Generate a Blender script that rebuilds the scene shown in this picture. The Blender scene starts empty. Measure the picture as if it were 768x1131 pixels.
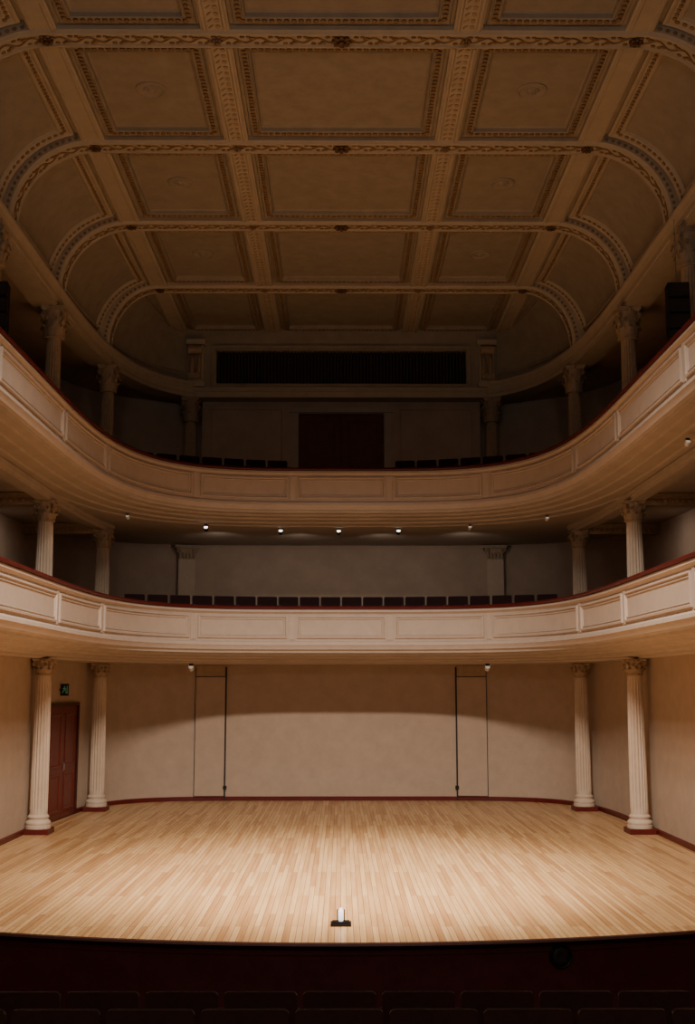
import bpy, math, random
from mathutils import Vector, Matrix
random.seed(4)
C = bpy.context.scene.collection

# ------------------------------------------------------------------ materials
def lin(c):
    return tuple(((x/255)/12.92 if x/255 <= .04045 else ((x/255+.055)/1.055)**2.4) for x in c)+(1,)

def mat(name, col, rough=.7, var=.12, scale=3.0, bump=.0, metal=0, bscale=60, spec=.3):
    m = bpy.data.materials.new(name); m.use_nodes = True
    nt = m.node_tree; b = nt.nodes['Principled BSDF']
    b.inputs['Roughness'].default_value = rough
    b.inputs['Metallic'].default_value = metal
    b.inputs['Specular IOR Level'].default_value = spec
    tc = nt.nodes.new('ShaderNodeTexCoord')
    n = nt.nodes.new('ShaderNodeTexNoise'); n.inputs['Scale'].default_value = scale
    n.inputs['Detail'].default_value = 6; n.inputs['Roughness'].default_value = .65
    nt.links.new(tc.outputs['Object'], n.inputs['Vector'])
    r = nt.nodes.new('ShaderNodeValToRGB')
    c = lin(col)
    r.color_ramp.elements[0].position = .3; r.color_ramp.elements[1].position = .7
    r.color_ramp.elements[0].color = tuple(x*(1-var) for x in c[:3])+(1,)
    r.color_ramp.elements[1].color = tuple(min(1, x*(1+var)) for x in c[:3])+(1,)
    nt.links.new(n.outputs['Fac'], r.inputs['Fac'])
    nt.links.new(r.outputs['Color'], b.inputs['Base Color'])
    if bump > 0:
        n2 = nt.nodes.new('ShaderNodeTexNoise'); n2.inputs['Scale'].default_value = bscale
        nt.links.new(tc.outputs['Object'], n2.inputs['Vector'])
        bp = nt.nodes.new('ShaderNodeBump'); bp.inputs['Strength'].default_value = bump
        bp.inputs['Distance'].default_value = .01
        nt.links.new(n2.outputs['Fac'], bp.inputs['Height'])
        nt.links.new(bp.outputs['Normal'], b.inputs['Normal'])
    return m

def emis(name, col, strength):
    m = bpy.data.materials.new(name); m.use_nodes = True
    b = m.node_tree.nodes['Principled BSDF']
    b.inputs['Base Color'].default_value = lin(col)
    b.inputs['Emission Color'].default_value = lin(col)
    b.inputs['Emission Strength'].default_value = strength
    return m

M_wall = mat('wall_plaster', (174, 151, 130), .85, .07, 3.2, .25, bscale=25)
M_gal = mat('gallery_plaster', (178, 154, 134), .85, .10, 1.6, .2, bscale=25)
M_parapet = mat('parapet_plaster', (188, 168, 151), .65, .06, 4)
M_soffit = mat('soffit_plaster', (176, 159, 142), .8, .08, 2)
M_col = mat('column_plaster', (190, 167, 144), .6, .07, 5)
M_cap = mat('capital_plaster', (168, 143, 116), .6, .15, 12)
M_beam = mat('ceiling_beam_plaster', (182, 165, 143), .75, .08, 3)
M_orn = mat('ornament_gilt', (142, 113, 82), .6, .25, 14)
M_boss = mat('boss_bronze', (104, 76, 52), .55, .2, 14)
M_panel = mat('ceiling_panel_plaster', (156, 142, 124), .85, .12, 3)
M_red = mat('maroon_paint', (88, 24, 20), .4, .15, 5)
M_apron = mat('apron_dark_wood', (84, 30, 26), .5, .2, 4)
M_doorw = mat('door_wood', (100, 34, 24), .4, .2, 6)
M_doorf = mat('door_frame_wood', (62, 24, 18), .4, .2, 6)
M_dark = mat('dark_door', (98, 54, 40), .6, .2, 5)
M_black = mat('black_plastic', (14, 13, 13), .5, .1, 5)
M_seat = mat('seat_fabric', (44, 20, 19), .85, .2, 30)
M_seatw = mat('seat_wood', (62, 34, 28), .5, .2, 12)
M_carpet = mat('hall_floor_carpet', (36, 22, 20), .95, .2, 20)
M_slat = mat('grille_slats', (64, 48, 38), .6, .2, 8)
M_gap = mat('door_gap_dark', (44, 32, 26), .6, .2, 8)
M_white = mat('white_plastic', (225, 225, 225), .4, .02, 5)
M_steel = mat('steel', (150, 145, 140), .35, .05, 5, metal=.8)
M_lens = emis('lamp_lens', (255, 244, 225), 4)
M_lensd = emis('lamp_lens_dim', (255, 240, 220), .25)
M_green = emis('sign_green', (90, 170, 130), .06)
M_whiteglow = emis('device_white', (245, 250, 255), 1.3)

def wood_floor():
    m = bpy.data.materials.new('stage_planks'); m.use_nodes = True
    nt = m.node_tree; b = nt.nodes['Principled BSDF']; L = nt.links
    tc = nt.nodes.new('ShaderNodeTexCoord')
    mp = nt.nodes.new('ShaderNodeMapping'); mp.inputs['Rotation'].default_value = (0, 0, math.radians(90))
    L.new(tc.outputs['Object'], mp.inputs['Vector'])
    br = nt.nodes.new('ShaderNodeTexBrick')
    br.inputs['Scale'].default_value = 1; br.inputs['Brick Width'].default_value = 2.0
    br.inputs['Row Height'].default_value = .072; br.inputs['Mortar Size'].default_value = .003
    br.inputs['Mortar Smooth'].default_value = .3
    br.offset = .37; br.offset_frequency = 3
    br.inputs['Color1'].default_value = lin((204, 164, 116)); br.inputs['Color2'].default_value = lin((164, 114, 70))
    br.inputs['Mortar'].default_value = lin((96, 60, 36)); br.inputs['Bias'].default_value = -.3
    L.new(mp.outputs['Vector'], br.inputs['Vector'])
    mp2 = nt.nodes.new('ShaderNodeMapping'); mp2.inputs['Scale'].default_value = (14, .5, 1)
    L.new(tc.outputs['Object'], mp2.inputs['Vector'])
    n = nt.nodes.new('ShaderNodeTexNoise'); n.inputs['Scale'].default_value = 1.2; n.inputs['Detail'].default_value = 5
    L.new(mp2.outputs['Vector'], n.inputs['Vector'])
    r = nt.nodes.new('ShaderNodeValToRGB')
    r.color_ramp.elements[0].position = .3; r.color_ramp.elements[1].position = .7
    r.color_ramp.elements[0].color = (.76, .67, .57, 1); r.color_ramp.elements[1].color = (1, 1, 1, 1)
    L.new(n.outputs['Fac'], r.inputs['Fac'])
    mx = nt.nodes.new('ShaderNodeMixRGB'); mx.blend_type = 'MULTIPLY'; mx.inputs[0].default_value = 1
    L.new(br.outputs['Color'], mx.inputs[1]); L.new(r.outputs['Color'], mx.inputs[2])
    L.new(mx.outputs[0], b.inputs['Base Color'])
    b.inputs['Roughness'].default_value = .36
    b.inputs['Specular IOR Level'].default_value = .5
    return m
M_floor = wood_floor()

# ------------------------------------------------------------------ mesh builder
class MB:
    def __init__(s): s.v = []; s.f = []
    def add(s, vs, fs):
        o = len(s.v); s.v += [tuple(p) for p in vs]; s.f += [tuple(i+o for i in f) for f in fs]
    def box(s, x0, x1, y0, y1, z0, z1, M=None):
        vs = [Vector((x, y, z)) for z in (z0, z1) for x, y in ((x0, y0), (x1, y0), (x1, y1), (x0, y1))]
        if M: vs = [M @ v for v in vs]
        s.add(vs, [(3, 2, 1, 0), (4, 5, 6, 7), (0, 1, 5, 4), (1, 2, 6, 5), (2, 3, 7, 6), (3, 0, 4, 7)])
    def grid(s, rows, closeu=False, closev=False):
        nr = len(rows); nc = len(rows[0]); vs = [p for r in rows for p in r]; fs = []
        for i in range(nr if closev else nr-1):
            for j in range(nc if closeu else nc-1):
                a = i*nc+j; b = i*nc+(j+1) % nc; c = ((i+1) % nr)*nc+(j+1) % nc; d = ((i+1) % nr)*nc+j
                fs.append((a, b, c, d))
        s.add(vs, fs)
    def lathe(s, prof, n=32, M=None, cap=True):
        rows = []
        for r, z in prof:
            row = [Vector((r*math.cos(2*math.pi*k/n), r*math.sin(2*math.pi*k/n), z)) for k in range(n)]
            if M: row = [M @ p for p in row]
            rows.append(row)
        s.grid(rows, closeu=True)
        if cap:
            o = len(s.v); nr = len(rows)
            s.f.append(tuple(o-nr*n+k for k in range(n))[::-1]); s.f.append(tuple(o-n+k for k in range(n)))
    def bead(s, c, u, v, w):
        vs = [c-w, c+w]; fs = []
        for hz, rr in ((-.5, .87), (.5, .87)):
            for k in range(6):
                a = k*math.pi/3; vs.append(c+u*(rr*math.cos(a))+v*(rr*math.sin(a))+w*hz)
        for k in range(6):
            k2 = (k+1) % 6
            fs += [(0, 2+k2, 2+k), (2+k, 2+k2, 8+k2, 8+k), (1, 8+k, 8+k2)]
        s.add(vs, fs)
    def tube(s, pts, r, n=5):
        rows = []
        for i, p in enumerate(pts):
            t = (pts[min(i+1, len(pts)-1)]-pts[max(i-1, 0)]).normalized()
            a = Vector((0, 0, 1)) if abs(t.z) < .9 else Vector((1, 0, 0))
            u = t.cross(a).normalized(); w = t.cross(u)
            rr = r[i] if isinstance(r, list) else r
            rows.append([p+u*rr*math.cos(2*math.pi*k/n)+w*rr*math.sin(2*math.pi*k/n) for k in range(n)])
        s.grid(rows, closeu=True)
        o = len(s.v); s.f.append(tuple(o-n+k for k in range(n))); s.f.append(tuple(o-len(rows)*n+k for k in range(n))[::-1])
    def sweep(s, path, prof, closed=False):
        rows = [[Vector((x+nx*o, y+ny*o, z)) for o, z in prof] for x, y, nx, ny in path]
        s.grid(rows, closeu=closed)
        if closed:
            o = len(s.v); n = len(prof)
            s.f.append(tuple(o-n+k for k in range(n))); s.f.append(tuple(o-len(rows)*n+k for k in range(n))[::-1])
    def nested(s, u0, u1, v0, v1, prof, fn, nu=1, nv=1, fill=True):
        rows = []
        for ins, h in prof:
            a, b, c, d = u0+ins, u1-ins, v0+ins, v1-ins
            row = [fn(a+(b-a)*k/nu, c, h) for k in range(nu)]
            row += [fn(b, c+(d-c)*k/nv, h) for k in range(nv)]
            row += [fn(b-(b-a)*k/nu, d, h) for k in range(nu)]
            row += [fn(a, d-(d-c)*k/nv, h) for k in range(nv)]
            rows.append(row)
        s.grid(rows, closeu=True)
        if fill:
            ins, h = prof[-1]; a, b, c, d = u0+ins, u1-ins, v0+ins, v1-ins
            s.grid([[fn(a+(b-a)*i/nu, c+(d-c)*j/nv, h) for i in range(nu+1)] for j in range(nv+1)])
    def beads(s, u0, u1, v0, v1, h, pitch, fn, la, lb, lc):
        def run(a, b, fixed, isu):
            n = max(2, int(abs(b-a)/pitch))
            for k in range(n):
                t = a+(b-a)*(k+.5)/n
                u, v = (t, fixed) if isu else (fixed, t)
                p = fn(u, v, h); e = .01
                du = (fn(u+e, v, h)-p).normalized(); dv = (fn(u, v+e, h)-p).normalized()
                w = du.cross(dv).normalized()
                A, B = (du, dv) if isu else (dv, du)
                s.bead(p, A*la, B*lb, w*lc)
        run(u0, u1, v0, True); run(u0, u1, v1, True); run(v0, v1, u0, False); run(v0, v1, u1, False)

def obj(name, mb, material, parent=None, smooth=False, angle=40, loc=None, **kw):
    me = bpy.data.meshes.new(name); me.from_pydata(mb.v, [], mb.f); me.validate(); me.update()
    me.materials.append(material)
    import bmesh
    bm = bmesh.new(); bm.from_mesh(me); bmesh.ops.recalc_face_normals(bm, faces=bm.faces)
    if smooth:
        for f in bm.faces: f.smooth = True
        ca = math.radians(angle)
        for e in bm.edges:
            if len(e.link_faces) == 2 and e.calc_face_angle(0) > ca: e.smooth = False
    bm.to_mesh(me); bm.free()
    o = bpy.data.objects.new(name, me); C.objects.link(o)
    if parent: o.parent = parent
    if loc: o.location = loc
    for k, v in kw.items(): o[k] = v
    return o

def empty(name, loc=(0, 0, 0), rz=0, **kw):
    o = bpy.data.objects.new(name, None); o.empty_display_size = .1; C.objects.link(o)
    o.location = loc; o.rotation_euler = (0, 0, rz)
    for k, v in kw.items(): o[k] = v
    return o

def dup(root, loc, rz=None, label=None):
    def cp(o, par):
        n = o.copy(); C.objects.link(n)
        if par: n.parent = par; n.matrix_parent_inverse = o.matrix_parent_inverse.copy()
        for ch in list(o.children): cp(ch, n)
        return n
    n = cp(root, None); n.location = loc
    if rz is not None: n.rotation_euler = (0, 0, rz)
    if label: n['label'] = label
    return n

# ------------------------------------------------------------------ paths
def spath(cy, a, b, n, y0, N):
    d = [(-a, y0+(cy-y0)*k/200) for k in range(200)]
    K = 6000
    for k in range(K+1):
        t = math.pi*k/K; c = math.cos(t); s_ = max(0, math.sin(t))
        d.append((-a*math.copysign(abs(c)**(2/n), c), cy+b*s_**(2/n)))
    d += [(a, cy-(cy-y0)*k/200) for k in range(1, 201)]
    L = [0]
    for i in range(1, len(d)): L.append(L[-1]+math.hypot(d[i][0]-d[i-1][0], d[i][1]-d[i-1][1]))
    out = []; j = 0
    for k in range(N):
        t = L[-1]*k/(N-1)
        while j < len(L)-2 and L[j+1] < t: j += 1
        f = (t-L[j])/max(1e-9, L[j+1]-L[j])
        out.append((d[j][0]+(d[j+1][0]-d[j][0])*f, d[j][1]+(d[j+1][1]-d[j][1])*f))
    res = []
    for i, (x, y) in enumerate(out):
        p = out[max(0, i-1)]; q = out[min(N-1, i+1)]
        tx, ty = q[0]-p[0], q[1]-p[1]; l = math.hypot(tx, ty)
        res.append((x, y, -ty/l, tx/l))
    return res, L[-1]

Y0 = 8.0
B, LB = spath(18.0, 4.9, 8.55, 3.9, Y0, 321)    # balcony front
S, LS = spath(20.0, 6.0, 9.2, 6.0, Y0, 321)     # stage wall
E, LE = spath(20.0, 5.85, 10.6, 4.2, Y0, 321)   # column ring / entablature
W, LW = spath(20.0, 7.6, 11.2, 5.0, Y0, 321)    # gallery wall

def at(P, L, s):   # s from centre
    t = (s+L/2)/L*(len(P)-1); t = min(max(t, 0), len(P)-1.001); i = int(t); f = t-i
    a, b = P[i], P[i+1]
    v = [a[k]+(b[k]-a[k])*f for k in range(4)]; l = math.hypot(v[2], v[3])
    return v[0], v[1], v[2]/l, v[3]/l

def sub(P, cond): return [p for p in P if cond(p)]

# ------------------------------------------------------------------ walls
def wallpart(P, z0, z1, cond, mb, th=.15):
    pp = sub(P, cond)
    mb.sweep(pp, [(0, z0), (0, z1), (th, z1), (th, z0)], closed=True)
YS = 27.6
for nm, cond in (('wall_left', lambda p: p[0] < 0 and p[1] < YS), ('wall_right', lambda p: p[0] > 0 and p[1] < YS)):
    mb = MB(); wallpart(S, -.9, 3.32, cond, mb)
    obj(nm, mb, M_wall, smooth=True, kind='structure', label='beige plaster side wall beside the stage')
    mb = MB(); wallpart(W, 3.4, 10.6, cond, mb)
    obj(nm+'_gallery', mb, M_gal, smooth=True, kind='structure', label='plaster side wall behind the galleries')
mb = MB(); wallpart(S, 0, 3.32, lambda p: p[1] >= YS-.15, mb)
obj('wall_back', mb, M_wall, smooth=True, kind='structure', label='curved beige plaster wall behind the stage')
mb = MB(); wallpart(W, 3.4, 10.9, lambda p: p[1] >= YS-.15, mb)
obj('wall_back_gallery', mb, M_gal, smooth=True, kind='structure', label='plaster wall behind the galleries')
# upper gallery centre wall with panels
mb = MB(); YU = 30.5
mb.box(-3.75, -1.16, YU, YU+.2, 6.96, 10.4); mb.box(1.16, 3.75, YU, YU+.2, 6.96, 10.4); mb.box(-1.155, 1.155, YU, YU+.2, 10.05, 10.4)
for sx in (-1, 1):
    a, b_ = sorted((sx*1.55, sx*3.55))
    mb.nested(a, b_, 7.5, 10.2, [(0, -.002), (0, .03), (.04, .035), (.06, .012), (.08, .004)], lambda u, v, h: Vector((u, YU-h, v)))
obj('wall_back_upper', mb, M_gal, kind='structure', label='panelled plaster wall around the upper gallery door')
# baseboard
mb = MB(); mb.sweep([p for p in S if p[1] > 13.8], [(-.035, 0.001), (-.035, .08), (-.01, .10), (.01, .10), (.01, .001)], closed=True)
obj('baseboard_back', mb, M_red, kind='structure', label='maroon baseboard round the stage wall')

# ------------------------------------------------------------------ stage
def front_y(x): return 13.2+x*x/26
stage = empty('stage', (0, 14, 0), label='wooden plank concert stage with dark maroon apron', category='stage')
mb = MB(); N = 60
xs = [-5.995+11.99*k/N for k in range(N+1)]
def backy(x): return 20+9.2*(max(0, 1-abs(x/6)**6))**(1/6)
rows = []
for k in range(N+1):
    x = xs[k]; f = front_y(x); b_ = backy(x)
    rows.append([Vector((x, f-.06, 0)), Vector((x, b_, 0))])
mb.grid(rows)
rows2 = [[Vector((p[0].x, p[0].y, -.05)), Vector((p[1].x, p[1].y, -.05))] for p in rows]
mb.grid(rows2)
mb.grid([[r[0] for r in rows], [r[0] for r in rows2]])
o = obj('stage_floor', mb, M_floor, stage); o.location = (0, -14, 0)
mb = MB(); mb.grid([[Vector((x, front_y(x)+.02, z)) for x in xs] for z in (-.05, -1.0)])
mb.grid([[Vector((x, front_y(x)+d, z)) for x in xs] for d, z in ((.02, -.12), (-.0, -.12), (0, -.15), (.02, -.15))])
o = obj('apron', mb, M_apron, stage, smooth=True); o.location = (0, -14, 0)
mb = MB(); mb.grid([[Vector((x, front_y(x)+d, z)) for x in xs] for d, z in ((-.06, -.002), (-.085, -.01), (-.09, -.035), (-.06, -.06), (0, -.06))])
o = obj('nosing', mb, M_seatw, stage, smooth=True); o.location = (0, -14, 0)

# round vent in apron
vx = 2.44; vy = front_y(vx)
M_ = Matrix.Translation((0, 0, 0)) @ Matrix.Rotation(math.radians(90), 4, 'X')
vent = empty('floor_speaker', (vx, vy, -.21), math.atan(vx/13), label='small round black speaker set in the stage apron', category='speaker')
mb = MB(); mb.lathe([(.13, -.02), (.13, .015), (.12, .025), (.105, .015), (.105, -.02)], 32, M_)
obj('rim', mb, M_black, vent, smooth=True)
mb = MB(); mb.lathe([(.103, .0), (.09, .012), (.05, .02), (.03, .012)], 24, M_)
obj('cone', mb, M_gap, vent, smooth=True)

# device on stage
dev = empty('stage_device', (0, 14.05, 0.0), label='small white upright device on a flat black base on the stage', category='lamp')
mb = MB(); mb.box(-.12, .12, -.08, .08, .0, .035); mb.box(-.1, .1, -.06, .06, .035, .05)
obj('base', mb, M_black, dev)
mb = MB(); mb.lathe([(.026, .05), (.03, .06), (.03, .155), (.026, .17), (.018, .18), (.018, .195)], 20)
obj('white_tube', mb, M_whiteglow, dev, smooth=True)  # white tube with its own emission
mb = MB(); mb.box(.035, .047, -.01, .01, .05, .18); mb.box(-.047, -.035, -.01, .01, .05, .18); mb.box(-.047, .047, -.012, .012, .045, .06)
obj('bracket', mb, M_black, dev)

# hall floor
mb = MB()
def hz(y): return -.43+(9.7-y)*.12
mb.add([(-6.2, 2, hz(2)), (6.2, 2, hz(2)), (6.2, 13.9, hz(13.9)), (-6.2, 13.9, hz(13.9)),
        (-6.2, 2, hz(2)-.2), (6.2, 2, hz(2)-.2), (6.2, 13.9, hz(13.9)-.2), (-6.2, 13.9, hz(13.9)-.2)],
       [(0, 1, 2, 3), (7, 6, 5, 4), (0, 4, 5, 1), (1, 5, 6, 2), (2, 6, 7, 3), (3, 7, 4, 0)])
obj('floor', mb, M_carpet, kind='structure', label='dark raked auditorium floor')

# ------------------------------------------------------------------ balconies
def s_at_y(y):
    for i in range(len(B)-1, 0, -1):
        if B[i-1][1] >= y and B[i][1] <= y:
            f = (y-B[i][1])/max(1e-9, B[i-1][1]-B[i][1]); return (i-f)/(len(B)-1)*LB-LB/2
DIV = [1.12, 3.40, s_at_y(23.0), s_at_y(20.0), s_at_y(16.0), s_at_y(12.3)]
def balcony(zt, label, zin, rise, railmat):
    bal = empty('balcony', (0, 26.6, zt-.95), label=label, category='balcony')
    inv = (0, -26.6, -(zt-.95))
    d = zt-4.57; zb = 3.60
    mb = MB()
    mb.sweep(B, [(o_, z+d) for o_, z in ((.0, 4.51), (-.05, 4.50), (-.06, 4.45), (-.02, 4.42), (0, 4.40), (0, 3.80), (-.02, 3.78), (-.05, 3.76), (-.06, 3.70), (-.03, 3.66), (-.01, zb), (.14, zb), (.14, 4.51))], closed=True)
    o = obj('parapet', mb, M_parapet, bal, smooth=True, angle=25); o.location = inv
    mb = MB()
    mb.sweep(B, [(o_, z+d) for o_, z in ((-.08, 4.51), (-.09, 4.54), (-.06, 4.58), (.15, 4.58), (.18, 4.54), (.17, 4.51))], closed=True)
    o = obj('handrail', mb, railmat, bal, smooth=True, angle=50); o.location = inv
    mb = MB()
    t = zin+.0
    h = (zb+d)-t
    prof = [(-.01, zb+d), (.04, zb+d-.12*h), (.05, zb+d-.26*h), (.20, zb+d-.31*h), (.215, zb+d-.47*h), (.42, zb+d-.52*h), (.435, zb+d-.66*h), (.68, zb+d-.72*h), (.695, zb+d-.86*h), (.95, zb+d-.9*h), (.98, t)]
    mb.sweep(B, prof)
    o = obj('soffit_moulding', mb, M_soffit, bal, smooth=True, angle=25); o.location = inv
    T = S if zt < 6 else W
    mb = MB()
    mb.grid([[Vector((p[0]+p[2]*.98, p[1]+p[3]*.98, t)), Vector((q[0]+q[2]*.05, q[1]+q[3]*.05, t))] for p, q in zip(B, T)])
    o = obj('soffit', mb, M_soffit, bal); o.location = inv
    mb = MB(); rows = []
    fz = zt-.85
    st = [(0, fz), (.2, fz), (.2, fz+rise), (.55, fz+rise), (.55, fz+2*rise), (.985, fz+2*rise)]
    for p, q in zip(B, W):
        a = Vector((p[0]+p[2]*.14, p[1]+p[3]*.14, 0)); b_ = Vector((q[0], q[1], 0))
        rows.append([a.lerp(b_, f)+Vector((0, 0, z)) for f, z in st])
    mb.grid(rows)
    o = obj('gallery_floor', mb, M_carpet, bal); o.location = inv
    def fn(u, v, h_):
        x, y, nx, ny = at(B, LB, u); return Vector((x-nx*h_, y-ny*h_, v))
    spans = [(-DIV[0], DIV[0])]
    for a, b_ in zip(DIV[:-1], DIV[1:]): spans += [(a, b_), (-b_, -a)]
    for a, b_ in spans:
        mb = MB()
        mb.nested(a+.11, b_-.11, 3.85+d, 4.36+d, [(0, -.005), (.0, .035), (.03, .04), (.045, .008), (.06, .008), (.07, .022), (.085, .02), (.09, .003)], fn, 20, 2)
        o = obj('panel', mb, M_parapet, bal); o.location = inv
    for sc in [q*e for q in DIV[:-1] for e in (-1, 1)]:
        mb = MB()
        mb.nested(sc-.07, sc+.07, 3.81+d, 4.39+d, [(0, -.005), (0, .015), (.015, .02)], fn, 2, 2)
        o = obj('pilaster_strip', mb, M_parapet, bal); o.location = inv
    return bal
balcony(4.57, 'lower curved balcony with cream panelled parapet and maroon handrail', 3.30, .33, M_red)
balcony(7.79, 'upper curved balcony with cream panelled parapet and dark handrail', 6.55, .46, M_red)

# architrave under upper balcony on the side column rows
for nn_, cond in ((1, lambda p: 10 < p[1] < 27.4 and p[0] < 0), (2, lambda p: 10 < p[1] < 27.4 and p[0] > 0)):
    mb = MB(); mb.sweep([p for p in E if cond(p)], [(-.16, 6.56), (-.16, 6.46), (-.13, 6.45), (-.13, 6.38), (.13, 6.38), (.13, 6.45), (.16, 6.46), (.16, 6.56)], closed=True)
    obj('trim_%d' % nn_, mb, M_soffit, kind='structure', label='plaster architrave over the middle columns')
# entablature
for nn_, cond in ((3, lambda p: p[0] < -3.9), (4, lambda p: p[0] > 3.9)):
    mb = MB(); mb.sweep([p for p in E if cond(p)], [(-.10, 10.36), (-.10, 10.46), (-.12, 10.47), (-.12, 10.58), (-.13, 10.6), (-.15, 10.66), (-.17, 10.68), (-.19, 10.72), (-.19, 10.76), (-.05, 10.78), (.4, 10.78), (.4, 10.36)], closed=True)
    obj('trim_%d' % nn_, mb, M_beam, smooth=True, angle=25, kind='structure', label='moulded plaster entablature below the ceiling cove')
mb = MB(); mb.box(-4.4, 4.4, 30.0, 30.72, 10.37, 10.52); mb.box(-4.42, 4.42, 29.96, 30.7, 10.52, 10.56); mb.box(-4.45, 4.45, 29.92, 30.7, 10.56, 10.62)
obj('trim_5', mb, M_beam, kind='structure', label='straight plaster cornice below the grille')
# top gallery ceiling
mb = MB()
mb.grid([[Vector((p[0]+p[2]*.15, p[1]+p[3]*.15, 10.5)), Vector((q[0]+q[2]*.05, q[1]+q[3]*.05, 10.5))] for p, q in zip(E, W)])
obj('ceiling_gallery', mb, M_gal, kind='structure', label='plain plaster ceiling over the upper gallery')

# ------------------------------------------------------------------ columns
def capital(mb, r, h, z0):
    prof = [(r*.92, 0), (r*1.06, .01), (r*1.08, .03), (r*.95, .045), (r*.95, .3*h), (r*1.0, .6*h), (r*1.2, .86*h)]
    mb.lathe([(a, z0+b_) for a, b_ in prof], 24)
    def leaf(ang, zb, hh, w, out):
        rows = []
        for i in range(7):
            t = i/6
            rr = r*1.0+.01+out*(t**2.2); zz = zb+hh*(t if t < .85 else .85-(t-.85)*1.4)
            ww = w*(.75+.5*math.sin(t*2.6))*(1-.55*t*t)
            row = []
            for j in range(5):
                s_ = (j-2)/2; lobe = .010*(1 if (i+j) % 2 else -1)
                p = Vector((rr+lobe-abs(s_)*.02, ww*s_, zz-abs(s_)*.015))
                row.append(Matrix.Rotation(ang, 3, 'Z') @ p)
            rows.append(row)
        mb.grid(rows)
    for k in range(8):
        leaf(k*math.pi/4, z0+.04, .42*h, r*.34, .45*r)
        leaf((k+.5)*math.pi/4, z0+.05, .70*h, r*.30, .55*r)
    for k in range(4):
        a = math.pi/4+k*math.pi/2
        R = Matrix.Rotation(a, 3, 'Z')
        pts = []; rad = []
        for i in range(22):
            t = i/21; th = t*3.6*math.pi; q = r*.30*(1-t*.8)
            pts.append(R @ Vector((r*1.42+q*math.cos(th+math.pi*.5), 0, z0+.72*h+q*math.sin(th+math.pi*.5)))); rad.append(r*.10*(1-.4*t))
        mb.tube(pts, rad, 6)
        pts = [R @ Vector((r*(1.0+.42*t), 0, z0+h*(.5+.22*t+.2*t*t))) for t in (0, .33, .66, 1)]
        mb.tube(pts, r*.08, 5)
        b_ = a+math.pi/4; R2 = Matrix.Rotation(b_, 3, 'Z')
        mb.bead(R2 @ Vector((r*1.3, 0, z0+.9*h)), R2 @ Vector((r*.14, 0, 0)), R2 @ Vector((0, r*.2, 0)), Vector((0, 0, r*.2)))
    def ab(scale):
        out = []
        for k in range(4):
            for j in range(8):
                t = j/8; a = math.pi/4+k*math.pi/2
                c0 = Vector((math.cos(a), math.sin(a), 0))*r*1.75*scale; c1 = Vector((math.cos(a+math.pi/2), math.sin(a+math.pi/2), 0))*r*1.75*scale
                p = c0.lerp(c1, t); p *= 1-.16*math.sin(math.pi*t)*1.0+.0
                out.append(p)
        return out
    rows = [[p+Vector((0, 0, z)) for p in ab(sc)] for sc, z in ((.88, z0+.86*h), (.97, z0+.9*h), (.97, z0+.94*h), (1.0, z0+.95*h), (1.0, z0+h))]
    mb.grid(rows, closeu=True); o = len(mb.v); mb.f.append(tuple(o-32+k for k in range(32))); mb.f.append(tuple(o-160+k for k in range(32))[::-1])

def column(H, r, caph, plinth, loc, label, group, mcol=M_col, capr=.9, mcap=None):
    c = empty('column', loc, label=label, category='column', group=group)
    z = 0
    if plinth:
        mb = MB(); mb.box(-r*1.5, r*1.5, -r*1.5, r*1.5, 0, .1); obj('plinth', mb, M_red, c, label='maroon square plinth'); z = .1
    mb = MB()
    mb.lathe([(r*1.42, z), (r*1.42, z+.06), (r*1.34, z+.065), (r*1.4, z+.09), (r*1.4, z+.12), (r*1.3, z+.14), (r*1.15, z+.16), (r*1.13, z+.18), (r*1.22, z+.20), (r*1.22, z+.22), (r*1.1, z+.24), (r*1.02, z+.26)], 32)
    obj('base', mb, mcol, c, smooth=True)
    z0 = z+.25; z1 = H-caph
    mb = MB(); NF = 18; rows = []
    lv = [0, .02, .05, .2, .4, .6, .8, .95, .98, 1]
    for t in lv:
        rr = r*(1.0-.15*t*t); fl = 0 if t in (0, 1) else (1 if .03 < t < .97 else .4)
        row = []
        for k in range(NF*6):
            a = 2*math.pi*k/(NF*6); ph = (k % 6)/6
            dpt = 0 if k % 6 == 0 else math.sin(math.pi*ph)
            q = rr*(1-.11*fl*dpt)
            row.append(Vector((q*math.cos(a), q*math.sin(a), z0+(z1-z0)*t)))
        rows.append(row)
    mb.grid(rows, closeu=True)
    obj('shaft', mb, mcol, c, smooth=True, angle=28)
    mb = MB(); capital(mb, r*capr, caph, z1)
    obj('capital', mb, mcap or mcol, c, smooth=True, angle=50)
    return c
CP = [(5.76, 22.7), (5.52, 26.85)]
lab = 'fluted cream column with leafy capital on maroon plinth beside the stage'
c0 = column(3.29, .168, .33, True, (-CP[0][0], CP[0][1], 0), lab, 'stage columns', mcap=M_cap)
for x, y in ((5.70, 22.7), (-CP[1][0], CP[1][1]), (5.50, 26.85)): dup(c0, (x, y, 0))
z = 3.72
c1 = column(6.39-z, .172, .42, False, (-5.84, 22.7, z), 'fluted cream column with scrolled capital in the lower gallery', 'lower gallery columns', mcap=M_cap, capr=.98)
for x, y in ((5.80, 22.7), (-5.58, 27.0), (5.58, 27.0)): dup(c1, (x, y, z))
z = 6.94
c2 = column(10.36-z, .165, .66, False, (-5.82, 22.7, z), 'cream column with tall leafy capital in the upper gallery', 'upper gallery columns', mcol=M_cap, capr=1.15, mcap=M_cap)
for x, y in ((5.82, 22.7), (-5.58, 27.0), (5.58, 27.0), (-5.85, 18.6), (5.85, 18.6), (-4.0, 30.1), (4.0, 30.1)):
    dup(c2, (x, y, z))

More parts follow.
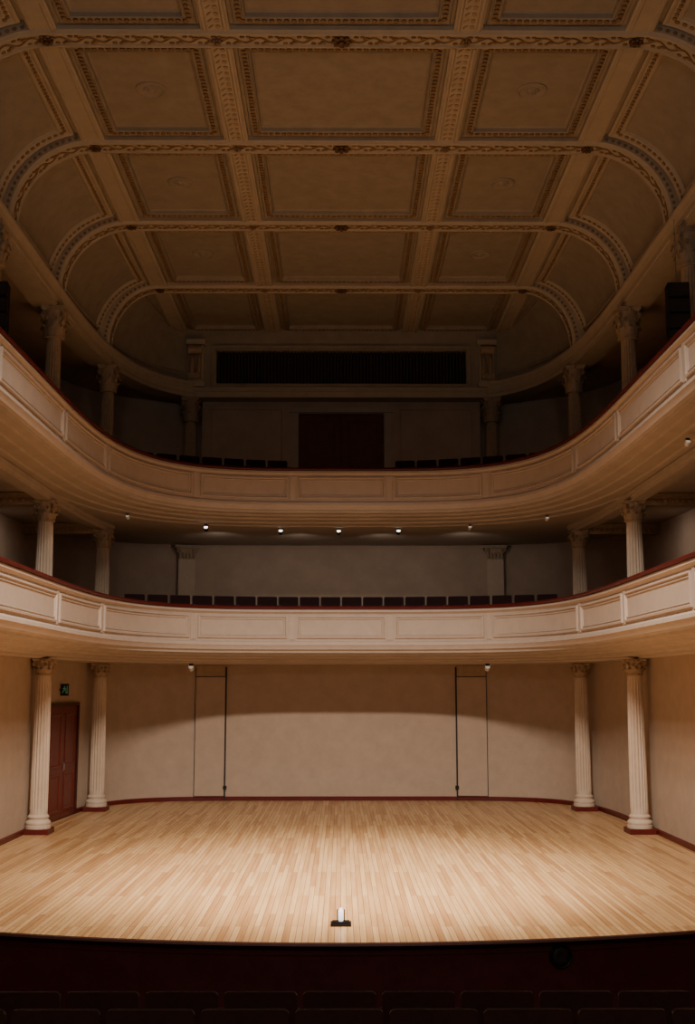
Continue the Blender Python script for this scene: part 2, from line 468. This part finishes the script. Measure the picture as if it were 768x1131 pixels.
# pilasters in lower gallery back wall
def pilaster(x, z0, z1, group, pm=M_col):
    i = min(range(len(W)), key=lambda k: abs(W[k][0]-x)+(0 if W[k][1] > 20 else 99))
    px, py, nx, ny = W[i]
    rz = math.atan2(-nx, ny)
    p = empty('pilaster', (px-nx*.1, py-ny*.1, z0), rz, label='flat plaster pilaster on the gallery back wall', category='pilaster', group=group)
    h = z1-z0
    mb = MB(); mb.box(-.22, .22, -.1, .09, 0, h-.4); obj('shaft', mb, pm, p)
    mb = MB(); mb.box(-.26, .26, -.14, .09, 0, .2); obj('base', mb, pm, p)
    mb = MB(); mb.box(-.22, .22, -.11, .09, h-.4, h-.08); mb.box(-.32, .32, -.2, .09, h-.1, h-.02)
    for k in range(5):
        mb.bead(Vector((-.18+.09*k, -.14, h-.3)), Vector((.04, 0, 0)), Vector((0, .05, 0)), Vector((0, 0, .09)))
    for sx in (-1, 1):
        pts = [Vector((sx*(.22+.08*(1-t*.8)*math.cos(t*9)), -.16, h-.18+.08*(1-t*.8)*math.sin(t*9))) for t in [i_/14 for i_ in range(15)]]
        mb.tube(pts, .02, 5)
    obj('capital', mb, M_cap, p, smooth=True)
for x in (-4.15, 4.15):
    pilaster(x, 4.39, 6.54, 'lower gallery pilasters')
# radial beams in the lower gallery
n = 6
for (x, y) in ((5.9, 22.7), (5.7, 27.0)):
    for sx in (-1, 1):
        mb = MB(); xa, xb = x+.1, 7.55
        X0, X1 = (xa, xb) if sx > 0 else (-xb, -xa)
        mb.box(X0, X1, y-.14, y+.14, 6.30, 6.54); mb.box(X0, X1, y-.18, y+.18, 6.46, 6.535)
        k = int((xb-xa)/.12)
        for j in range(k):
            mb.bead(Vector((X0+.06+j*.12, y-.15, 6.38)), Vector((.05, 0, 0)), Vector((0, .02, 0)), Vector((0, 0, .05)))
        obj('trim_%d' % n, mb, M_cap, kind='structure', label='ornate beam from column to gallery wall'); n += 1

# ------------------------------------------------------------------ stage wall doors
def wall_frame(x):
    i = min(range(len(S)), key=lambda k: abs(S[k][0]-x)+(0 if S[k][1] > 25 else 99))
    return S[i]
k = 1
for xc, sg_ in ((-3.27, 1), (3.22, -1)):
    px, py, nx, ny = wall_frame(xc)
    d = empty('door_%d' % k, (px-nx*.0, py-ny*.0, 0), math.atan2(-nx, ny), kind='structure', label='tall flush plaster-coloured door in the stage wall'); k += 1
    def bx(mb, a, b_, *r):
        a, b_ = a*sg_, b_*sg_; mb.box(min(a, b_), max(a, b_), *r)
    mb = MB(); bx(mb, -.36, .36, -.05, .02, .12, 3.0); obj('door_leaf', mb, M_wall, d)
    mb = MB()
    bx(mb, .36, .40, -.06, .02, .0, 3.25); bx(mb, -.375, -.365, -.052, .02, 0, 3.25); bx(mb, -.37, .36, -.052, .02, 3.0, 3.02)
    obj('door_gap', mb, M_gap, d)  # solid dark strips stand in for the shade inside the gaps
    mb = MB(); bx(mb, -.37, .36, -.03, .02, 3.02, 3.28); obj('door_head', mb, M_cap, d)
    mb = MB(); bx(mb, .34, .43, -.075, -.02, .28, .36); obj('bolt', mb, M_black, d)
# side wall red door
def sx_at(y): return 6*(1-max(0, (y-20)/9.2)**6)**(1/6)
yc = 25.15; xw = -sx_at(yc)
tilt = math.atan2(sx_at(24.0)-sx_at(26.3), 2.3)
d = empty('door_%d' % k, (xw+.0, yc, 0), -math.pi/2-tilt+math.pi, kind='structure', label='dark red wooden double door in the stage side wall')
mb = MB()
mb.box(-1.19, -1.09, -.07, .07, 0, 2.42); mb.box(1.09, 1.19, -.07, .07, 0, 2.42); mb.box(-1.09, 1.09, -.07, .07, 2.34, 2.42)
obj('door_frame', mb, M_doorf, d)
for sgn in (-1, 1):
    mb = MB(); a, b_ = (-1.085, -.005) if sgn < 0 else (.005, 1.085)
    mb.box(a, b_, -.04, .04, .02, 2.335)
    for z0, z1 in ((.15, .95), (1.08, 2.2)):
        for yy in (-1, 1):
            mb.nested(a+.16, b_-.16, z0, z1, [(0, .04), (0, .055), (.04, .058), (.06, .042)], lambda u, v, h, yy=yy: Vector((u, yy*h, v)))
    obj('door_leaf', mb, M_doorw, d)
mb = MB(); mb.tube([Vector((.08, y_, z_)) for y_, z_ in ((-.04, 1.0), (-.07, 1.02), (-.07, 1.15), (-.04, 1.17))], .01)
obj('door_handle', mb, M_steel, d)

# exit sign
sg = empty('exit_sign', (-5.86, 24.9, 2.57), label='small black sign with green running figure above the door', category='sign')
mb = MB(); mb.box(-.09, .08, -.02, .02, 0, .25); mb.box(-.14, -.09, -.01, .01, .11, .14); obj('housing', mb, M_black, sg)
mb = MB()
def g(*pts):
    pts = [(x*.85-.004, z) for x, z in pts]
    mb.add([(x, -.0225, z) for x, z in pts]+[(x, -.0205, z) for x, z in pts], [tuple(range(len(pts))), tuple(range(len(pts), 2*len(pts)))])
g((.0, .19), (.012, .178), (.012, .196), (.0, .208), (-.012, .2), (-.012, .186))
g((-.02, .12), (.015, .115), (.02, .175), (-.01, .175))
g((-.02, .125), (.0, .125), (-.045, .055), (-.06, .062))
g((.0, .125), (.018, .12), (.05, .075), (.03, .05), (.022, .06), (.033, .078))
g((.015, .172), (.05, .13), (.042, .123), (.012, .15)); g((-.01, .172), (-.05, .15), (-.045, .138), (-.005, .155))
g((.055, .04), (.075, .04), (.075, .21), (.055, .21))
obj('pictogram', mb, M_green, sg)

# ------------------------------------------------------------------ upper back: grille + door
YF = 30.08; ZG = 10.62
gr = empty('ventilation_grille', (0, YF, ZG), label='long dark slatted grille opening in a plaster frame', category='grille')
mb = MB(); mb.nested(-3.48, 3.48, 0, 1.2, [(0, 0), (0, .06), (.05, .08), (.08, .06), (.11, .07), (.14, .04), (.15, .0), (.15, -.2)], lambda u, v, h: Vector((u, -h, v)), fill=False)
obj('frame', mb, M_panel, gr)
mb = MB(); mb.box(-3.38, 3.38, .26, .3, .08, 1.12); obj('backing', mb, M_black, gr)
mb = MB()
for i in range(75):
    x = -3.28+6.56*i/74; mb.box(x-.02, x+.02, .08, .2, .12, 1.06)
obj('slats', mb, M_slat, gr)
mb = MB(); 
mb.box(-4.4, -3.42, YF, 30.7, ZG, 12.3); mb.box(3.42, 4.4, YF, 30.7, ZG, 12.3); mb.box(-3.42, 3.42, YF, 30.7, ZG+1.15, 12.3); mb.box(-3.42, 3.42, YF+.3, 30.7, ZG, ZG+1.15)
obj('trim_%d' % n, mb, M_panel, kind='structure', label='plaster wall face around the grille'); n += 1
def console(x):
    c = empty('console_bracket', (x, YF-.03, ZG+.02), label='scrolled plaster console bracket beside the grille', category='bracket', group='upper wall brackets')
    mb = MB(); mb.box(-.2, .2, -.1, .02, 0, 1.16); mb.box(-.26, .26, -.2, .02, 1.14, 1.28); mb.box(-.24, .24, -.15, .02, 0, .14)
    obj('body', mb, M_beam, c)
    mb = MB()
    for dx in (-.09, .09):
        prof = []
        for i in range(25):
            t = i/24; prof.append(Vector((dx, -.12-.14*math.sin(t*math.pi*1.1+.3)*(.4+.6*t), .2+t*.75)))
        mb.tube(prof, .07, 8)
    pts = [Vector((-.18+.36*j, -.24, .98)) for j in (0, 1)]
    mb.tube(pts, .12, 14)
    mb.tube([Vector((-.15, -.18, .28)), Vector((.15, -.18, .28))], .09, 12)
    obj('scroll', mb, M_cap, c, smooth=True)
    return c
cb = console(-3.88); dup(cb, (3.88, YF-.03, ZG+.02))
# upper door
d = empty('door_4', (0, YU+.1, 7.41), kind='structure', label='wide dark double door in the upper gallery wall')
mb = MB(); mb.box(-1.34, -1.15, -.14, -.1, 0, 2.66); mb.box(1.15, 1.34, -.14, -.1, 0, 2.66); mb.box(-1.4, 1.4, -.17, -.1, 2.66, 2.8)
obj('door_frame', mb, M_soffit, d)
for sgn in (-1, 1):
    mb = MB(); a, b_ = (-1.15, -.004) if sgn < 0 else (.004, 1.15)
    mb.box(a, b_, -.06, .02, 0, 2.64)
    for z0, z1 in ((.2, 1.1), (1.25, 2.45)):
        mb.nested(a+.15, b_-.15, z0, z1, [(0, .06), (0, .07), (.03, .072), (.05, .062)], lambda u, v, h: Vector((u, -h, v)))
    obj('door_leaf', mb, M_dark, d)

# ------------------------------------------------------------------ ceiling
ceil_mb = MB(); ceil_mb.box(-8, 8, 7.5, 31.8, 12.72, 12.85)
ceiling = obj('ceiling', ceil_mb, M_panel, kind='structure', label='coffered plaster ceiling with ornate ribs and coved sides')
RD = [8.7, 12.3, 15.85, 19.3, 22.85, 26.7]
def Ex(y): return 5.85*(1-max(0, (y-20)/10.6)**4.2)**(1/4.2)
ZB = 12.2; Z0 = 10.78
def arch(y, off=0):
    ax = Ex(y)-.10-4.35; pts = []
    for i in range(15):
        th = i/14*math.pi/2; pts.append((-(4.35+(ax+off)*math.cos(th)), Z0+(ZB-Z0+off)*math.sin(th), -math.cos(th), math.sin(th)))
    r_ = [(-p[0], p[1], -p[2], p[3]) for p in reversed(pts)]
    mid = [(x, ZB+off, 0, 1) for x in [-4.35+8.7*k/20 for k in range(1, 20)]]
    return pts+mid+r_
for y in RD:
    A = arch(y); mb = MB(); rows = []
    prof = [(-.23, -.42), (-.23, 0), (-.21, .015), (-.19, .045), (-.15, .05), (-.13, .02), (.13, .02), (.15, .05), (.19, .045), (.21, .015), (.23, 0), (.23, -.42)]
    for x, z, nx, nz in A:
        rows.append([Vector((x-nx*h, y+w, z-nz*h)) for w, h in prof])
    mb.grid(rows)
    rib = obj('rib', mb, M_beam, ceiling, smooth=True, angle=25)
    mb = MB(); P = [Vector((x, y, z)) for x, z, _, _ in A]; NN = [Vector((-a[2], 0, -a[3])) for a in A]
    cum = [0]
    for i in range(1, len(P)): cum.append(cum[-1]+(P[i]-P[i-1]).length)
    T = cum[-1]
    def pt(s_):
        s_ = min(max(s_, 0), T-1e-4); i = max(j for j in range(len(cum)) if cum[j] <= s_); i = min(i, len(P)-2)
        f = (s_-cum[i])/(cum[i+1]-cum[i]); return P[i].lerp(P[i+1], f), NN[i].lerp(NN[i+1], f).normalized(), (P[i+1]-P[i]).normalized()
    steps = int(T/.05); tp = []
    for i in range(steps+1):
        s_ = T*i/steps; p, nn, tt = pt(s_)
        tp.append(p+nn*.03+Vector((0, 1, 0))*.065*math.sin(s_*2*math.pi/.42))
    mb.tube(tp, .015, 4)
    for i in range(int(T/.21)):
        s_ = .105+.21*i; sg_ = 1 if i % 2 else -1
        p, nn, tt = pt(s_+.105)
        mb.bead(p+nn*.03+Vector((0, sg_*.05, 0)), tt*.06, Vector((0, .03, 0)), nn*.022)
        mb.bead(p+nn*.03+tt*.06+Vector((0, -sg_*.08, 0)), tt*.042, Vector((0, .025, 0)), nn*.02)
        mb.bead(p+nn*.03-tt*.06+Vector((0, sg_*.085, 0)), tt*.035, Vector((0, .025, 0)), nn*.018)
    # bead course on the side of the arched part, facing the hall
    Lc = cum[14]
    for i in range(int(Lc/.11)):
        for s_ in (.06+.11*i, T-.06-.11*i):
            p, nn, tt = pt(s_)
            mb.bead(p-nn*.055+Vector((0, -.235, 0)), tt*.042, nn*.035, Vector((0, .02, 0)))
    obj('rib_ornament', mb, M_orn, rib, smooth=True)
    for x, R_ in ((-4.35, .10), (-1.84, .07), (0, .14), (1.84, .07), (4.35, .10)):
        mb = MB(); c = Vector((x, y, ZB-.05))
        for q in range(8):
            a = q*math.pi/4; u = Vector((math.cos(a), math.sin(a), 0)); w = Vector((-math.sin(a), math.cos(a), 0))
            mb.bead(c+u*R_*.75, u*R_*.4, w*R_*.3, Vector((0, 0, .035)))
        mb.bead(c-Vector((0, 0, .02)), Vector((R_*.4, 0, 0)), Vector((0, R_*.4, 0)), Vector((0, 0, .045)))
        obj('rosette', mb, M_boss if abs(x) != 1.84 else M_orn, rib, smooth=True)
for i in range(len(RD)):
    y0 = RD[i]+.23; y1 = RD[i+1]-.23 if i+1 < len(RD) else 30.2
    for x in (-4.35, -1.84, 1.84, 4.35):
        mb = MB(); edge = abs(x) > 4
        w_ = .21
        prof = [(-w_, ZB+.4), (-w_, ZB), (-w_+.03, ZB-.015), (-w_+.04, ZB-.03), (-w_+.08, ZB-.03), (-w_+.10, ZB), (w_-.10, ZB), (w_-.08, ZB-.03), (w_-.04, ZB-.03), (w_-.03, ZB-.015), (w_, ZB), (w_, ZB+.4)]
        mb.grid([[Vector((x+a, yy, z)) for a, z in prof] for yy in (y0, y1)])
        bm_ = obj('beam', mb, M_beam, ceiling)
        if not edge:
            mb = MB(); k = int((y1-y0)/.16)
            for j in range(k):
                yy = y0+(j+.5)*(y1-y0)/k
                for s_ in (-1, 1):
                    mb.bead(Vector((x+s_*.05, yy, ZB-.006)), Vector((.04, .03*s_, 0)), Vector((-.02, .045, 0)), Vector((0, 0, .016)))
            obj('beam_ornament', mb, M_cap, bm_, smooth=True)
    # coffers
    ye = y1
    for xa, xb, med in ((-4.14, -2.05, True), (-1.63, 1.63, False), (2.05, 4.14, True)):
        fn = lambda u, v, h: Vector((u, v, ZB+h))
        mb = MB()
        mb.nested(xa, xb, y0, ye, [(-.02, .09), (.05, .09), (.065, .05), (.08, .04), (.10, .055), (.20, .055), (.22, .035), (.24, .05), (.255, .11), (.29, .135)], fn)
        cf = obj('coffer', mb, M_panel, ceiling)
        mb = MB()
        mb.beads(xa+.15, xb-.15, y0+.15, ye-.15, .045, .105, fn, .044, .05, .03)
        obj('coffer_moulding', mb, M_orn, cf, smooth=True)
        if med and i < 5:
            mb = MB(); cx, cy = (xa+xb)/2, (y0+ye)/2
            Mx = Matrix.Translation((cx, cy, ZB+.136)) @ Matrix.Rotation(math.pi, 4, 'X')
            mb.lathe([(.25, 0), (.245, .02), (.215, .03), (.19, .010), (.12, .010), (.11, .025), (.09, .028), (.07, .012), (.05, .035), (.02, .045)], 28, Mx)
            obj('medallion', mb, M_panel, cf, smooth=True)
# cove
mb = MB(); rows = []
left = [p for p in E if p[0] <= 0]
idx = [k for k, p in enumerate(left) if p[1] > 26.95]; k0 = idx[0]; cnt = len(left)-k0
RC = .7
def inner(f):
    yc_ = 30.35-RC
    L1 = yc_-26.95; L2 = math.pi/2*RC; L3 = 4.35-RC; Lt = L1+L2+L3; s_ = f*Lt
    if s_ < L1: return (-4.35, 26.95+s_)
    if s_ < L1+L2:
        a = (s_-L1)/RC; return (-4.35+RC-RC*math.cos(a), yc_+RC*math.sin(a))
    return (-4.35+RC+(s_-L1-L2), 30.35)
CO = .12
pairs = []
for k, p in enumerate(left):
    q = (-4.35, p[1]) if k < k0 else inner((k-k0)/(cnt-1))
    pairs.append(((p[0]+p[2]*CO, p[1]+p[3]*CO), q))
pairs += [((-a[0], a[1]), (-b_[0], b_[1])) for a, b_ in reversed(pairs[:-1])]
def covept(a, q, th, ins=0):
    c_ = math.cos(th)
    return Vector((q[0]+(a[0]-q[0])*c_*(1-ins), q[1]+(a[1]-q[1])*c_*(1-ins), Z0-.02+(ZB+.18-ins-Z0)*math.sin(th)))
for a, q in pairs:
    rows.append([covept(a, q, j/14*math.pi/2) for j in range(15)])
mb.grid(rows); obj('cove', mb, M_panel, ceiling, smooth=True)
for thd, rr in ((10, .04), (68, .05)):
    th = math.radians(thd); mb = MB(); pl = [covept(a, q, th, .02) for a, q in pairs[k0:len(left)-8]]
    mb.tube(pl, rr, 6)
    o_ = obj('cove_moulding', mb, M_panel, ceiling, smooth=True)
    mb = MB(); mb.tube([Vector((-p.x, p.y, p.z)) for p in pl], rr, 6)
    obj('cove_moulding', mb, M_panel, ceiling, smooth=True)
for i in range(1, len(RD)-1):
    y0 = RD[i]+.23; y1 = RD[i+1]-.23
    for sx in (-1, 1):
        def fn(u, v, h, sx=sx):   # u = y ; v = arc metres
            th = v/1.5; ax = Ex(u)+CO-.02-4.35
            return Vector((sx*(4.35+(ax-h)*math.cos(th)), u, Z0-.02+(ZB+.18-Z0-h)*math.sin(th)))
        mb = MB()
        mb.nested(y0+.03, y1-.03, .14, 2.05, [(0, -.01), (0, .05), (.03, .06), (.06, .05), (.08, .03), (.18, .03), (.2, .05), (.22, .04), (.24, .0), (.25, -.005)], fn, 4, 12, fill=False)
        cp_ = obj('cove_panel', mb, M_beam, ceiling)
        mb = MB(); mb.beads(y0+.16, y1-.16, .27, 1.92, .035, .105, fn, .044, .04, .03)
        obj('cove_moulding', mb, M_orn, cp_, smooth=True)

# ------------------------------------------------------------------ lamps on soffits
def lampthing(x, y, z, aim, bright, lab_, group='balcony spotlights'):
    l = empty('spotlight', (x, y, z), aim, label=lab_, category='lamp', group=group)
    l.scale = (.8, .8, .8) if bright else (.62, .62, .62)
    mb = MB(); mb.box(-.05, .05, -.05, .05, -.06, 0); obj('bracket', mb, M_black, l)
    R = Matrix.Translation((0, 0, -.11)) @ Matrix.Rotation(math.radians(62), 4, 'X')
    mb = MB(); mb.lathe([(.03, -.1), (.055, -.09), (.065, -.02), (.07, .07), (.06, .07), (.055, .03)], 18, R); obj('housing', mb, M_white if not bright else M_black, l, smooth=True)
    mb = MB(); mb.lathe([(.058, .045), (.05, .06), (.02, .066)], 18, R); obj('lens', mb, M_lens if bright else M_lensd, l, smooth=True)
    return l
for x, y, b_ in ((-3.19, 27.1, 1), (-1.46, 27.7, 1), (-.06, 27.75, 1), (1.38, 27.7, 1), (3.04, 27.1, 0), (4.6, 25.6, 0), (-4.73, 25.4, 0), (5.35, 17.5, 0)):
    lampthing(x, y, 6.545, 0, b_, 'small black spotlight with glowing lens under the upper balcony' if b_ else 'small unlit spotlight under the upper balcony')
for x in (-3.5, 3.42): 
    l_ = lampthing(x, 27.3, 3.295, 0, 0, 'small white spotlight under the lower balcony'); l_.scale = (.9, .9, .9)

# line-array speakers
sp = empty('loudspeaker', (5.47, 18.1, 8.2), -.1, label='tall black loudspeaker hanging beside an upper gallery column', category='speaker', group='gallery speakers')
mb = MB()
for i in range(4): mb.box(-.17, .17, -.14, .14, i*.26, i*.26+.245)
obj('cabinet', mb, M_black, sp)
mb = MB()
for i in range(4): mb.box(-.15, .15, -.15, -.135, i*.26+.02, i*.26+.225)
obj('front_grille', mb, M_gap, sp)
mb = MB(); mb.box(-.006, .006, -.006, .006, 1.02, 2.15); mb.box(-.15, .15, -.03, .03, 1.02, 1.05); obj('hanging_rod', mb, M_steel, sp)
dup(sp, (-5.58, 18.1, 8.2), .1)

# ------------------------------------------------------------------ seats
def rbox(mb, x0, x1, y0, y1, z0, z1, r=.05, lean=0, n=5):
    pts = [(x0, z0), (x1, z0)]
    for k in range(n+1):
        a = k/n*math.pi/2; pts.append((x1-r+r*math.cos(a), z1-r+r*math.sin(a)))
    for k in range(n+1):
        a = math.pi/2+k/n*math.pi/2; pts.append((x0+r+r*math.cos(a), z1-r+r*math.sin(a)))
    m = len(pts)
    def Y(z, y): return y+lean*(z-z0)
    vs = [(x, Y(z, y0), z) for x, z in pts]+[(x, Y(z, y1), z) for x, z in pts]
    fs = [tuple(range(m)), tuple(range(2*m-1, m-1, -1))]+[(k, (k+1) % m, (k+1) % m+m, k+m) for k in range(m)]
    mb.add(vs, fs)
def seat(loc, rz, label, group, hw=.27):
    s = empty('auditorium_seat', loc, rz, label=label, category='seat', group=group)
    mb = MB(); rbox(mb, -hw, hw, -.23, -.20, .32, .88, .035, -.12); obj('back_shell', mb, M_seatw, s, smooth=True)
    mb = MB(); rbox(mb, -hw+.015, hw-.015, -.20, -.13, .42, .865, .035, -.12); obj('backrest', mb, M_seat, s, smooth=True)
    mb = MB(); mb.box(-hw+.05, hw-.05, -.18, .24, .38, .44); mb.box(-hw+.06, hw-.06, -.16, .25, .44, .465); obj('seat_cushion', mb, M_seat, s)
    for q in (-1, 1):
        mb = MB(); mb.box(q*(hw-.02)-.02, q*(hw-.02)+.02, -.2, .2, .6, .64); obj('armrest', mb, M_seatw, s)
        mb = MB(); mb.box(q*(hw-.02)-.013, q*(hw-.02)+.013, -.17, .12, 0, .6); mb.box(q*(hw-.02)-.02, q*(hw-.02)+.02, -.2, .16, 0, .03); obj('leg', mb, M_black, s)
    return s
def row(pts, label, group, hw=.27):
    first = None
    for x, y, z, rz in pts:
        if first is None: first = seat((x, y, z), rz, label, group, hw)
        else: dup(first, (x, y, z), rz)
p = [(i*.605-.01, 9.62, hz(9.7)-.02, 0) for i in range(-5, 6)]
row(p, 'dark red upholstered seat with wooden back shell facing the stage', 'front row seats', .28)
p = [(i*.64-.01, 8.55, hz(8.63), 0) for i in range(-5, 6)]
row(p, 'dark red upholstered seat with wooden back shell facing the stage', 'second row seats', .3)
def arc_seats(y0, R, z, xr, n, skip=()):
    out = []
    for i in range(n):
        x = -xr+2*xr*i/(n-1)
        if any(a <= x <= b_ for a, b_ in skip): continue
        out.append((x, y0-x*x/(2*R), z, math.pi-math.atan(x/R)))
    return out
row(arc_seats(28.1, 12.8, 4.055, 4.8, 20), 'dark red gallery seat behind the lower balcony rail', 'lower gallery seats', .244)
row(arc_seats(28.0, 9, 7.405, 4.6, 19, skip=((-1.3, 1.3), (-3.5, -3.2), (3.2, 3.5))), 'dark gallery seat behind the upper balcony rail', 'upper gallery seats', .244)

# ------------------------------------------------------------------ lights
def spot(loc, target, power, size, blend, col=(1, .91, .8), rad=.28, nm='stage_spot'):
    l = bpy.data.lights.new(nm, 'SPOT'); l.energy = power; l.spot_size = math.radians(size); l.spot_blend = blend
    l.color = col; l.shadow_soft_size = rad
    o = bpy.data.objects.new(nm, l); C.objects.link(o); o.location = loc
    o.rotation_euler = (Vector(target)-Vector(loc)).to_track_quat('-Z', 'Y').to_euler()
for x in (-1.2, -.4, .4, 1.2):
    spot((x, 11.3, 11.8), (x, 19.6, 0), 3000, 80, .85)
spot((0, 11.5, 11.8), (0, 17.6, 0), 25000, 42, 1.0)
for x, y, tx, ty in ((-3.0, 28.2, -3.4, 31), (-1.0, 28.5, -1.2, 31.2), (1.0, 28.5, 1.2, 31.2), (3.0, 28.2, 3.4, 31), (-6.3, 24.8, -7.6, 25), (6.3, 24.8, 7.6, 25), (-6.3, 20.6, -7.6, 20.8), (6.3, 20.6, 7.6, 20.8)):
    spot((x, y, 6.3), (tx, ty, 4.9), 26, 140, 1, (1, .87, .75), .15, 'gallery_fill')  # added fill spots that brighten the gallery walls
for x in (-2, 2):
    l = bpy.data.lights.new('hall_fill', 'POINT'); l.energy = 360; l.color = (1, .9, .8); l.shadow_soft_size = .6  # added unseen fill above the camera, lifts ceiling and parapets
    o = bpy.data.objects.new('hall_fill', l); C.objects.link(o); o.location = (x, 0, 7)

w = bpy.data.worlds.new('World'); bpy.context.scene.world = w; w.use_nodes = True
w.node_tree.nodes['Background'].inputs[0].default_value = (1, .92, .84, 1)
w.node_tree.nodes['Background'].inputs[1].default_value = .09  # dim warm background added as fill through the open hall front

# ------------------------------------------------------------------ camera
cam = bpy.data.cameras.new('camera'); co = bpy.data.objects.new('camera', cam); C.objects.link(co)
cam.sensor_fit = 'VERTICAL'; cam.sensor_height = 36; cam.sensor_width = 36*768/1131
cam.lens = 36*1280/1131
co.location = (0, 0, 2.73)
co.rotation_euler = (math.radians(90+8.64), 0, -7/1280)
cam.clip_end = 200
bpy.context.scene.camera = co
